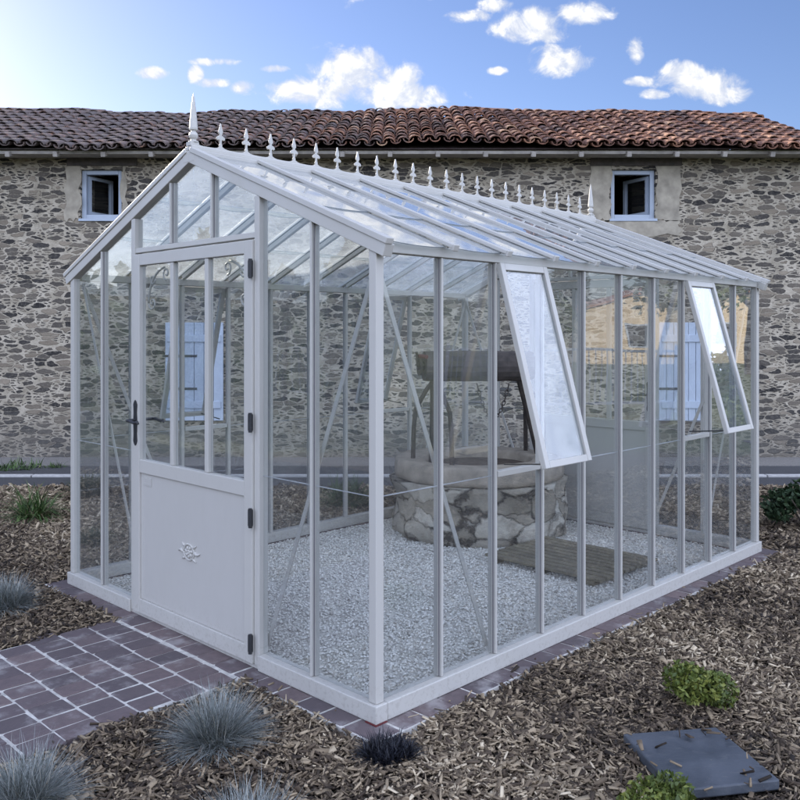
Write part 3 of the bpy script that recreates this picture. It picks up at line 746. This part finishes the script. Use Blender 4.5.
# roof
nR = Vector((0, -SL, 1)).normalized(); nL = Vector((0, SL, 1)).normalized()
OV = .075
for side, n_ in ((0, nR), (1, nL)):
    Y = lambda y: y if side == 0 else W - y
    for x0 in (-.004, L + .004):                                   # rake rails on both gables
        b_ = MB(); b_.bar((x0, Y(-OV), EA - SL * OV), (x0, Y(W / 2 - .004), PK - .002), .050, .052, n_, off=.0)
        s_ = -1 if x0 < 1 else 1
        b_.bar((x0 + s_ * .012, Y(-OV - .004), EA - SL * (OV + .004)), (x0 + s_ * .012, Y(W / 2 - .004), PK - .002), .040, .026, n_, off=.0395)
        b_.build('rake_rail', fm, G, bevel=.003)
    for k in range(1, 10):
        b_ = MB(); b_.bar((k * BL, Y(.03), EA + SL * .03), (k * BL, Y(W / 2 - .035), PK - SL * .035), .026, .03, n_, off=.012)
        b_.bar((k * BL, Y(-OV), EA - SL * OV), (k * BL, Y(W / 2 - .04), PK - SL * .04), .030, .018, n_, off=.0435)
        b_.build('roof_bar', fm, G, bevel=.003)
        b_ = MB(); b_.bar((k * BL, Y(-OV - .012), EA - SL * (OV + .012)), (k * BL, Y(-OV - .0005), EA - SL * (OV + .0005)), .034, .030, n_, off=.041); b_.build('bar_end_cap', fm, G, bevel=.004)
    for k in range(10):                                            # three lapped sheets per bay, lower edges cut in a curve
        mb = MB(); a0, a1 = k * BL + .0135, (k + 1) * BL - .0135
        if k == 0: a0 = .028
        if k == 9: a1 = L - .028
        ys = [-OV + .012, .42, .87, W / 2 - .05]
        for j in range(3):
            lo, hi = ys[j], ys[j + 1] + (.03 if j < 2 else 0)
            nseg = 8; up_ = .029 + (2 - j) * .0 + (.0045 if j % 2 else 0)
            top = []; 
            for q in range(nseg + 1):
                u = q / nseg; aa = a0 + (a1 - a0) * u; yy = lo - .03 * (1 - (2 * u - 1) ** 2) + .02
                top.append((aa, yy))
            ring = top + [(a1, hi), (a0, hi)]
            nn2 = len(ring)
            def PP(aa, yy, dz):
                p = Vector((aa, Y(yy), EA + SL * yy)) + n_ * (up_ + dz); return p
            vs = [PP(p, q, 0) for p, q in ring] + [PP(p, q, .0035) for p, q in ring]
            fs = [tuple(range(nn2 - 1, -1, -1)), tuple(range(nn2, 2 * nn2))]
            fs2 = [(i, (i + 1) % nn2, nn2 + (i + 1) % nn2, nn2 + i) for i in range(nn2)]
            mb.add(vs, fs, 0); mb.add(vs, fs2, 1)
        mb.build('roof_pane', [M['roofglass'], M['lapedge'] if 'lapedge' in M else M.setdefault('lapedge', simple('sealed_glass_edge', (.22, .25, .26), .3))], G)
# ridge, cresting, finials
b_ = MB(); b_.box(-.03, L + .03, W / 2 - .055, W / 2 + .055, PK - .03, PK + .032).box(-.028, L + .028, W / 2 - .035, W / 2 + .035, PK + .0325, PK + .056)
b_.build('ridge_beam', fm, G, bevel=.005)
NZ = 22; stp = (L - .02) / (NZ + 1); zc0 = PK + .056
poly = [(0, 0.0005)]
poly = [(-.0, .0005), (L, .0005)]
top = []
for i in range((NZ + 1) * 8 + 1):
    t = i / 8; fr = t % 1; top.append((.0 + (L) * i / ((NZ + 1) * 8), .010 + .016 * (2 * fr - 1) ** 4))
b_ = MB(); b_.prism(poly + top[::-1], lambda p, q, r: (p, W / 2 + r, zc0 + q), .014); b_.build('cresting_rail', fm, G)
half = [(.010, 0), (.012, .012), (.007, .022), (.007, .040), (.016, .044), (.026, .040), (.034, .046), (.032, .058), (.024, .060), (.018, .066), (.008, .066), (.008, .074), (.017, .084), (.015, .098), (.007, .118), (.002, .138)]
orn = None
for k in range(1, NZ + 1):
    xk = L * k / (NZ + 1)
    if orn is None:
        b_ = MB(); b_.prism([(p * .76, q * .92) for p, q in half] + [(-p * .76, q * .92) for p, q in half[::-1]], lambda p, q, r: (p, r, q), .009); orn = b_.build('crest_ornament', fm, G, bevel=.002); o = orn
    else: o = orn.copy(); COL.objects.link(o); o.parent = G
    o.location = (xk, W / 2, zc0 + .020)
for x0 in (0.0, L - 0.0):
    b_ = MB(); b_.lathe([(.026, 0), (.026, .006), (.015, .010), (.014, .014), (.021, .024), (.024, .036), (.020, .048), (.013, .055), (.012, .060), (.021, .064), (.022, .072), (.018, .12), (.012, .18), (.006, .228), (.0015, .25)], 14, (x0, W / 2, zc0 + .0205)); b_.build('finial', fm, G)
    MB().box(x0 - .03 if x0 < 1 else x0 - .02, x0 + .02 if x0 < 1 else x0 + .03, W / 2 - .02, W / 2 + .02, zc0 + .0005 if False else PK + .0565, zc0 + .020).build('finial_block', fm, G)

# ---------------------------------------------------------------- well and windlass
WX, WY, WR = .625, 6.86, .675
well = empty('stone_well', (WX, WY, 0)); tag(well, 'round rubble stone well with thick stone coping inside the greenhouse', 'well')
def ringmesh(prof, n, amp, fr, seed):
    from mathutils import noise
    b_ = MB(); vs = []; fs = []
    for i, (r, z) in enumerate(prof):
        for k in range(n):
            q = 2 * math.pi * k / n; p = Vector((math.cos(q) * r, math.sin(q) * r, z))
            d = noise.noise(p * fr + Vector((seed, 0, 0))) * amp + noise.noise(p * fr * 3.1) * amp * .4
            vs.append((p.x + math.cos(q) * d, p.y + math.sin(q) * d, z + (noise.noise(p * fr + Vector((0, 9, seed))) * amp * .25 if 0 < i < len(prof) - 1 else 0)))
    for i in range(len(prof) - 1):
        for k in range(n): fs.append((i * n + k, i * n + (k + 1) % n, (i + 1) * n + (k + 1) % n, (i + 1) * n + k))
    b_.add(vs, fs); return b_
b_ = ringmesh([(WR - .02, -.01)] + [(WR + .012 * math.sin(i * .5), .02 + i * .4 / 14) for i in range(15)] + [(WR - .1, .425), (.44, .425), (.44, .1)], 140, .06, 3.6, 3); b_.build('drum', M['well'], well, smooth=True)
b_ = ringmesh([(.45, .428), (.60, .428), (.645, .43), (.664, .437), (.668, .47), (.667, .52), (.664, .555), (.655, .566), (.60, .57), (.50, .57), (.44, .566), (.428, .55), (.425, .43)], 120, .02, 3, 8); b_.build('coping', M['coping'], well, smooth=True)
MB().lathe([(.44, .38), (.44, .50), (.0, .51)], 40).build('fill', M['soil'], well)
RZ = .565
wl = empty('well_windlass', (WX, WY, RZ)); tag(wl, 'dark wooden windlass roller on iron legs standing on the stone well', 'windlass')
def wp(px, py, d): return Vector(((px - 400) / F * d - WX, d - WY, H - (py - HY) / F * d - RZ))
# roller: seen almost side on, left end nearer the eye
pL, pR = wp(424, 366, 6.80), wp(531, 366, 6.98)
b_ = MB(); ax = (pR - pL)
b_.tube([pL + ax * t for t in np.linspace(0, 1, 9)], [.118, .124, .121, .125, .122, .126, .121, .124, .118], 18); b_.build('roller', M['oak'], wl, smooth=False)
b_ = MB(); b_.tube([pL - ax * .06, pL + ax * -.002], .035, 10); b_.tube([pL - ax * .05 , pL - ax * .03], .075, 14); b_.tube([pR + ax * .002, pR + ax * .04], .03, 10)
b_.tube([pL - ax * .06, pL - ax * .065 + Vector((0, -.02, .09)), pL - ax * .07 + Vector((0, -.03, .11))], .012, 6); b_.build('axle', M['rust'], wl)
MB().tube([pL - ax * .045 + Vector((0, -.01, .078)), pL + ax * .02 + Vector((0, -.11, .075))], .017, 8).build('ratchet_pawl', M['red'], wl)
for (pt, fts, thick) in ((pL + ax * .10, (wp(413, 463, 6.75), wp(452, 468, 6.42), wp(434, 466, 6.55)), .024), (pR - ax * .10, (wp(499, 452, 7.0), wp(530, 455, 6.9), wp(517, 453, 6.95)), .024)):
    for j, ft in enumerate(fts):
        ft = Vector((ft.x, ft.y, -.01)); b_ = MB()
        r_ = math.hypot(ft.x, ft.y)
        if r_ < .47 or r_ > .62: ft.x *= .54 / r_; ft.y *= .54 / r_
        tp = pt + Vector((0, 0, -.10))
        if j == 2: b_.tube([ft, ft.lerp(tp, .5), tp], [.042, .036, .038], 8); b_.build('post', M['rust'], wl)
        else:
            k_ = Vector((ft.x, ft.y, 0)).lerp(Vector((tp.x, tp.y, 0)), .12); k_.z = tp.z * .62
            pts = [ft, Vector((ft.x, ft.y, tp.z * .3)).lerp(k_, .3), k_, k_.lerp(tp, .55) + Vector((0, 0, .02)), tp]; b_.tube(pts, .018, 8); b_.build('leg', M['rust'], wl)
# chain in a slack loop under the roller
cp0, cp1 = wp(477, 384, 6.75), wp(509, 384, 6.8); nlk = 22; ch = MB()
cat = [cp0.lerp(cp1, t) + Vector((0, 0, -.27 * (1 - (2 * t - 1) ** 2))) for t in np.linspace(0, 1, nlk)]
for i in range(nlk - 1):
    a_, c_ = cat[i], cat[i + 1]; d_ = (c_ - a_); m_ = (a_ + c_) / 2; t_ = d_.normalized()
    u_ = t_.cross(Vector((0, 1, 0))) if i % 2 else t_.cross(t_.cross(Vector((0, 1, 0))))
    u_.normalize(); hl = d_.length * .62
    ch.tube([m_ + t_ * math.cos(q) * hl + u_ * math.sin(q) * .012 for q in np.linspace(0, 6.283, 9)], .0042, 5)
ch.build('chain', M['rust'], wl)

# duckboard
f0, f1, f2 = at(600, 589), at(650, 565), at(500, 558)
dk = empty('duckboard', (f0.x, f0.y, .006), ANG); tag(dk, 'weathered slatted wooden duckboard lying on the pale gravel', 'duckboard')
dl, dw = .73, .90
ns = 10; sw = dl / ns
for k in range(ns): MB().box(k * sw + .009, (k + 1) * sw - .009, random.uniform(-.004, .004), dw + random.uniform(-.004, .004), .028, .048).build('slat', M['deck'], dk, bevel=.003)
for y_ in (.08, dw / 2, dw - .08): MB().box(.005, dl - .005, y_ - .03, y_ + .03, .0, .0275).build('bearer', M['deck'], dk)

# slate slab
b_ = MB(); vs = [(p.x - sctr.x, p.y - sctr.y, z) for z in (-.005, .032) for p in SLAB]
b_.add(vs, [(3, 2, 1, 0), (4, 5, 6, 7)] + [(i, (i + 1) % 4, 4 + (i + 1) % 4, 4 + i) for i in range(4)])
o = b_.build('slate_slab', M['slate'], bevel=.006); o.location = (sctr.x, sctr.y, 0); tag(o, 'square dark blue slate slab lying on the bark mulch', 'slab')

# ---------------------------------------------------------------- plants
def blades(n, rad, hgt, w, spread, droop, base_r, tone=(2, 2), segs=4, up=.35):
    az = rng.uniform(0, 6.283, n); lean = np.arccos(rng.uniform(math.cos(spread), 1 - .0, n))
    ln_ = hgt * rng.uniform(.65, 1.08, n) * (1 - up * (lean / spread) * .0)
    ln_ = np.where(rng.random(n) < .03, ln_ * 1.18, ln_)
    br = base_r * np.sqrt(rng.random(n)); ba = rng.uniform(0, 6.283, n)
    P0 = np.stack([br * np.cos(ba), br * np.sin(ba), np.zeros(n)], -1)
    V = []; S = segs + 1
    side = np.stack([-np.sin(az), np.cos(az), np.zeros(n)], -1)
    th = lean.copy(); p = P0.copy(); wob = rng.normal(0, .05, (n, segs)); azz = az.copy()
    for i in range(S):
        t = i / segs; ww = (w * (1 - t ** 1.5 * .92))[:, None] if isinstance(w, np.ndarray) else w * (1 - t ** 1.5 * .92)
        V.append(p - side * ww / 2); V.append(p + side * ww / 2)
        d = np.stack([np.sin(th) * np.cos(azz), np.sin(th) * np.sin(azz), np.cos(th)], -1)
        p = p + d * (ln_ / segs)[:, None]; th = th + droop / segs * (.4 + lean); azz = azz + (wob[:, i] if i < segs else 0)
    V = np.stack(V, 1); V[:, :, 2] = np.maximum(V[:, :, 2], .002)
    q = np.array([(2 * i, 2 * i + 1, 2 * i + 3, 2 * i + 2) for i in range(segs)])
    f = (q[None] + 2 * S * np.arange(n)[:, None, None]).reshape(-1, 4)
    return V.reshape(-1, 3), f, np.repeat(np.clip(rng.beta(*tone, n), 0, 1), 2 * S)
def clump(name, p, mat, label, cat, group=None, straw=0, **kw):
    v, f, a = blades(**kw); o = npmesh(name, v, f, a, mat); o.location = (p.x, p.y, -.012); tag(o, label, cat, group)
    if straw:
        v, f, a = blades(straw, kw['rad'], kw['hgt'] * 1.0, .004, 1.5, .9, kw['base_r'] * 1.4); npmesh('dead_leaves', v, f, a, M['straw'], o)
    return o
def fes(p, r, h, n, label): return clump('fescue_clump', p, M['fescue'], label, 'ornamental grass', 'blue fescue clumps in the mulch', n=n, rad=r, hgt=h, w=.0032, spread=1.42, droop=.38, base_r=r * .33, tone=(1.1, 1.2))
fes(at(216, 742), .2, .235, 2100, 'blue grey fescue clump between the brick path and the greenhouse corner')
fes(at(26, 805), .2, .215, 2000, 'blue grey fescue clump on the lower edge of the brick path')
fes(at(250, 846), .2, .20, 1900, 'blue grey fescue clump cut off by the bottom edge, nearest the camera')
fes(at(8, 606), .2, .21, 1700, 'blue grey fescue clump in the mulch above the brick path')
clump('daylily', at(34, 518), M['green'], 'green strappy leaved plant with dry straw round its foot near the asphalt path', 'plant', straw=160, n=240, rad=.25, hgt=.36, w=.016, spread=1.15, droop=1.3, base_r=.10)
clump('grass_tuft', at(88, 497), M['darkgreen'], 'upright dark green tuft behind the left glass of the greenhouse', 'ornamental grass', n=600, rad=.15, hgt=.28, w=.008, spread=.9, droop=.5, base_r=.09)
clump('grass_tuft', at(94, 543), M['darkgreen'], 'added low dark tuft standing in for a shadow in the mulch just left of the greenhouse door', 'ornamental grass', n=500, rad=.15, hgt=.17, w=.006, spread=1.2, droop=.5, base_r=.09)  # dark blades added where a shadow darkens the mulch
clump('grass_tuft', at(347, 505), M['green'], 'broad green tuft beyond the far left wall of the greenhouse', 'ornamental grass', n=500, rad=.15, hgt=.34, w=.010, spread=1.1, droop=.8, base_r=.12)
clump('mondo_grass', at(388, 755), M['black'], 'low near black tuft in front of the greenhouse corner', 'plant', n=1900, rad=.11, hgt=.09, w=.006, spread=1.52, droop=.7, base_r=.085)
clump('weed_tuft', at(18, 467), M['green'], 'small green weed growing at the foot of the stone wall', 'weed', n=130, rad=.2, hgt=.16, w=.015, spread=1.4, droop=.8, base_r=.25)
clump('weed_tuft', at(56, 466), M['green'], 'tiny sparse weed in the gravel by the greenhouse left post', 'weed', n=60, rad=.2, hgt=.10, w=.012, spread=1.4, droop=.8, base_r=.12)

def leafball(n, rad, lsz, squash=(1, 1, 1), shell=.55, lumps=9):
    c = rng.normal(0, 1, (lumps, 3)); c /= np.linalg.norm(c, axis=1)[:, None]; c[:, 2] = np.abs(c[:, 2]) * .9
    lc = c * rng.uniform(.35, .7, (lumps, 1)); lr = rng.uniform(.32, .55, lumps)
    which = rng.integers(0, lumps, n)
    d = rng.normal(0, 1, (n, 3)); d /= np.linalg.norm(d, axis=1)[:, None]
    p = (lc[which] + d * (lr[which] * rng.uniform(shell, 1.0, n) ** .6)[:, None]) * np.array(squash) * rad
    u = rng.normal(0, 1, (n, 3)); u += d * .5; u /= np.linalg.norm(u, axis=1)[:, None]
    w = np.cross(u, rng.normal(0, 1, (n, 3))); w /= np.linalg.norm(w, axis=1)[:, None]
    s = (lsz * rng.uniform(.6, 1.3, n))[:, None]
    V = np.stack([p - u * s, p + w * s * .5, p + u * s, p - w * s * .5], 1)
    f = np.arange(4 * n).reshape(n, 4)
    return V.reshape(-1, 3), f, np.repeat(np.clip(rng.beta(2, 2, n) * .7 + .3 * rng.random(lumps)[which], 0, 1), 4)
def shrub(name, p, rad, n, lsz, mat, label, cat='shrub', group=None, sq=(1, 1, .9), lift=.45):
    v, f, a = leafball(n, rad, lsz, sq); v[:, 2] += rad * lift * 1.0; v[:, 2] = np.maximum(v[:, 2], .0)
    root = empty(name, (p.x, p.y, -.015)); tag(root, label, cat, group)
    npmesh('foliage', v, f, a, mat, root)
    b_ = MB()
    for k in range(7):
        q = k * .9; e = Vector((math.cos(q) * rad * .55, math.sin(q) * rad * .55, rad * (.7 + .3 * (k % 3) / 2)))
        b_.tube([(0, 0, 0), e * .5 + Vector((0, 0, rad * .12)), e], [rad * .035, rad * .025, rad * .012], 5)
    b_.build('stem', M['bark'], root); return root
shrub('boxwood', at(697, 705), .150, 3000, .012, M['box'], 'small round bright green shrub beside the slate slab in the mulch', group='young boxwoods by the slab')
shrub('boxwood', at(668, 836), .150, 3000, .012, M['box'], 'small green shrub overlapping the near edge of the slate slab', group='young boxwoods by the slab')
shrub('dark_shrub', at(806, 528), .30, 1800, .028, M['darkgreen'], 'dark leafy shrub at the right edge beyond the greenhouse back corner')

# ---------------------------------------------------------------- what the side glass mirrors, off to the right
ch_ = empty('cream_house', (46, 20, 0)); tag(ch_, 'sunlit cream house mirrored in the side glass of the greenhouse', 'house')
b_ = MB(); w2, dp, eh, ph = 6.2, 9, 2.7, 4.3
pr = [(-w2, -.1), (w2, -.1), (w2, eh), (0, ph), (-w2, eh)]
b_.prism(pr, lambda p, q, r: (r, p, q), dp); b_.build('wall', M['cream'], ch_)
b_ = MB()
for s_ in (-1, 1): b_.bar((0, s_ * (w2 + .3), eh - .02), (0, 0, ph + .12), dp + .6, .12, (0, s_ * (ph - eh), w2), off=.06)
b_.build('roof', M['redroof'], ch_)
for y_ in (-3.2, 1.6):
    b_ = MB(); b_.box(-dp / 2 - .02, -dp / 2 - .001, y_ - .55, y_ + .55, .9, 2.1); wn = b_.build('window', M['winframe'], ch_)
    MB().box(-dp / 2 - .03, -dp / 2 - .0205, y_ - .47, y_ + .47, .98, 2.02).build('pane', M['hpane'], wn)
fn = empty('metal_fence', (13.5, 8.2, 0)); tag(fn, 'blue grey railing fence mirrored in the side glass', 'fence')
for y_ in np.arange(-3.5, 1.2, 1.15): MB().box(-.03, .03, y_ - .03, y_ + .03, -.05, 1.35).build('post', M['fencemetal'], fn)
b_ = MB(); b_.box(-.02, .02, -3.46, 1.06, 1.2, 1.25).box(-.02, .02, -3.46, 1.06, .15, .2)
for y_ in np.arange(-3.4, 1.06, .115): b_.box(-.009, .009, y_ - .009, y_ + .009, .201, 1.199)
b_.build('railing', M['fencemetal'], fn)
def tree(p, h, r, label, n=5200, sq=(1, 1, 1.15)):
    root = empty('tree', p); tag(root, label, 'tree', 'trees mirrored in the side glass')
    b_ = MB(); b_.tube([(0, 0, -.1), (.05, .03, h * .3), (-.04, .05, h * .55), (.02, 0, h * .85)], [r * .09, r * .07, r * .05, r * .015], 8)
    for k in range(7):
        q = k * 1.3; z_ = h * (.32 + .06 * k); e = Vector((math.cos(q) * r * .7, math.sin(q) * r * .7, z_ + h * .16))
        b_.tube([(0, 0, z_), e * .5 + Vector((0, 0, z_ * .5 + .05)), e], [r * .035, r * .025, r * .01], 6)
    b_.build('trunk', M['bark'], root)
    v, f, a = leafball(n, r, r * .055, sq, .3, 16); v[:, 2] += h * .58
    npmesh('crown', v, f, a, M['treeleaf'], root)
tree((24, 13.4, 0), 5.2, 2.1, 'broad green tree in front of the cream house')
tree((29, 17.5, 0), 7.5, 2.9, 'tall full tree standing beyond the cream house gable')
tree((25, 8.6, 0), 3.0, 1.3, 'small bushy tree behind the railing fence')
tree((34, 11.6, 0), 5.4, 1.5, 'slender tree between the fence and the cream house', sq=(.7, .7, 1.5))

hd = empty('screen_hedge', (-15, -1, 0)); tag(hd, 'added unseen foliage row blocking the bright horizon from the front glass', 'screen_hedge')  # unseen foliage row, added to keep the orange horizon out of the front glass
nh = 20000; hp_ = np.stack([rng.normal(0, .35, nh), rng.uniform(-7, 17, nh), rng.uniform(0, 3.0, nh) ** 1.0], -1); hp_[:, 2] *= 1 + .15 * np.sin(hp_[:, 1] * 1.7) + .1 * np.sin(hp_[:, 1] * 4.1)
uu = rng.normal(0, 1, (nh, 3)); uu /= np.linalg.norm(uu, axis=1)[:, None]; ww = np.cross(uu, rng.normal(0, 1, (nh, 3))); ww /= np.linalg.norm(ww, axis=1)[:, None]
hv = np.stack([hp_ - uu * .2, hp_ + ww * .13, hp_ + uu * .2, hp_ - ww * .13], 1).reshape(-1, 3)
npmesh('foliage', hv, np.arange(4 * nh).reshape(nh, 4), np.repeat(rng.beta(2, 2, nh), 4), M['treeleaf'], hd)
for k in range(13):
    b_ = MB(); b_.tube([(0, -6.5 + 1.85 * k, -.05), (.05, -6.45 + 1.85 * k, 1.2), (-.04, -6.5 + 1.85 * k, 2.4)], [.06, .045, .02], 6); b_.build('stem', M['bark'], hd)

# ---------------------------------------------------------------- light, sky, camera
SUN_EL, SUN_AZ = R(20), R(-40)                 # azimuth measured from the view axis (+Y), negative = left
sd = Vector((math.sin(SUN_AZ) * math.cos(SUN_EL), math.cos(SUN_AZ) * math.cos(SUN_EL), math.sin(SUN_EL)))
ld = bpy.data.lights.new('sun', 'SUN'); ld.energy = 3.6; ld.angle = R(.55); ld.color = (1, .90, .76)
lo = bpy.data.objects.new('sun', ld); COL.objects.link(lo); lo.rotation_euler = sd.to_track_quat('Z', 'Y').to_euler(); lo.location = sd * 40
w = bpy.data.worlds.new('World'); SC.world = w; w.use_nodes = True
nt = NT(w.node_tree); bg = w.node_tree.nodes['Background']
sky = nt.n('ShaderNodeTexSky', sky_type='NISHITA', sun_disc=False, sun_elevation=SUN_EL, sun_rotation=SUN_AZ % (2 * math.pi), altitude=100, air_density=1.0, dust_density=.4, ozone_density=3.0)
gen = nt.n('ShaderNodeTexCoord').outputs['Generated']
sp = nt.n('ShaderNodeSeparateXYZ', ins={0: gen})
yy = nt.math('MAXIMUM', sp.outputs[1], .02)
uv = nt.n('ShaderNodeCombineXYZ', ins={0: nt.math('DIVIDE', sp.outputs[0], yy), 1: nt.math('DIVIDE', sp.outputs[2], yy)}).outputs[0]
CL = [(352, 68, 42, 20), (325, 92, 60, 15), (400, 96, 55, 13), (290, 88, 26, 9), (375, 80, 40, 18), (530, 25, 36, 18), (545, 34, 22, 10), (580, 13, 26, 11), (557, 62, 30, 14), (548, 52, 16, 9),
      (700, 84, 42, 14), (686, 74, 22, 12), (722, 94, 30, 10), (655, 94, 16, 5), (470, 16, 22, 7), (497, 6, 18, 8), (153, 73, 14, 6), (196, 74, 7, 8), (216, 83, 15, 5), (243, 88, 13, 7), (216, 62, 22, 4), (275, 69, 12, 4), (496, 71, 9, 4), (636, 50, 9, 12), (640, 82, 14, 5),
      (410, -50, 170, 40), (330, -60, 110, 34), (560, -48, 110, 34), (450, -95, 200, 50), (250, -260, 150, 60), (640, -330, 200, 80), (60, -300, 120, 60), (420, -520, 300, 110)]
best = None
for (px, py, a_, b2) in CL:
    u0, v0 = (px - 400) / F, (HY - py) / F
    d = nt.vmath('MULTIPLY', nt.vmath('SUBTRACT', uv, (u0, v0, 0)), (F / a_ * .85, F / b2 * .85, 0))
    q = nt.math('SUBTRACT', 1.0, nt.vmath('DOT_PRODUCT', d, d))
    best = q if best is None else nt.math('MAXIMUM', best, q)
best = nt.math('MAXIMUM', best, -1.6)
n1 = nt.noise(uv, 26, 9, .62, .4).outputs['Fac']
n2 = nt.noise(nt.vmath('ADD', uv, (-.006, .012, 0)), 26, 9, .62, .4).outputs['Fac']
dens = nt.math('ADD', nt.math('MULTIPLY', best, .75), nt.math('MULTIPLY', nt.math('SUBTRACT', n1, .47), 2.9))
cov = nt.smooth(dens, .0, .75)
cov = nt.math('MULTIPLY', cov, nt.math('GREATER_THAN', sp.outputs[1], .05))
lit = nt.smooth(nt.math('ADD', dens, nt.math('MULTIPLY', nt.math('SUBTRACT', n1, n2), 4.0)), .2, 1.5, 0.0, 1.0)
CB = 1.0
ccol = nt.mix(lit, (4.9, 5.2, 5.9), (7.6, 7.5, 7.3))
# unseen bluish clouds added behind and right of the viewer to lift the shade
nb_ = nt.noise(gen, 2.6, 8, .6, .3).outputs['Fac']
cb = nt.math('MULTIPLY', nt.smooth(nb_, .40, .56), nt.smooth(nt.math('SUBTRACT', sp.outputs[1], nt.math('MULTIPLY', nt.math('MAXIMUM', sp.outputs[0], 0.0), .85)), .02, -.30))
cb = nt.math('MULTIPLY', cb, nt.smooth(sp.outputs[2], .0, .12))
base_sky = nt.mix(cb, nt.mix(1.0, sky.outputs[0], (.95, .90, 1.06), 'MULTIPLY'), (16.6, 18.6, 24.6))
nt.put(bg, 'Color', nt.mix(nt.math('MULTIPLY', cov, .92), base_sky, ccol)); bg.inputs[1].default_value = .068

cd = bpy.data.cameras.new('camera'); cam = bpy.data.objects.new('camera', cd); COL.objects.link(cam)
cam.location = (0, 0, H); cam.rotation_euler = (math.pi / 2, 0, 0)
cd.sensor_width = 36; cd.lens = 36 * F / 800; cd.shift_y = -(400 - HY) / 800; cd.clip_end = 1000; cd.clip_start = .05
SC.camera = cam
SC.view_settings.view_transform = 'Standard'; SC.view_settings.look = 'None'; SC.view_settings.exposure = 1.22; SC.view_settings.gamma = 1
SC.view_settings.use_curve_mapping = False
SC.render.engine = 'CYCLES'
cy = SC.cycles
cy.use_adaptive_sampling = True; cy.adaptive_threshold = .02; cy.max_bounces = 8; cy.diffuse_bounces = 3; cy.glossy_bounces = 4; cy.transparent_max_bounces = 48; cy.transmission_bounces = 6
cy.use_denoising = True; cy.caustics_reflective = False; cy.caustics_refractive = False; cy.sample_clamp_indirect = 6
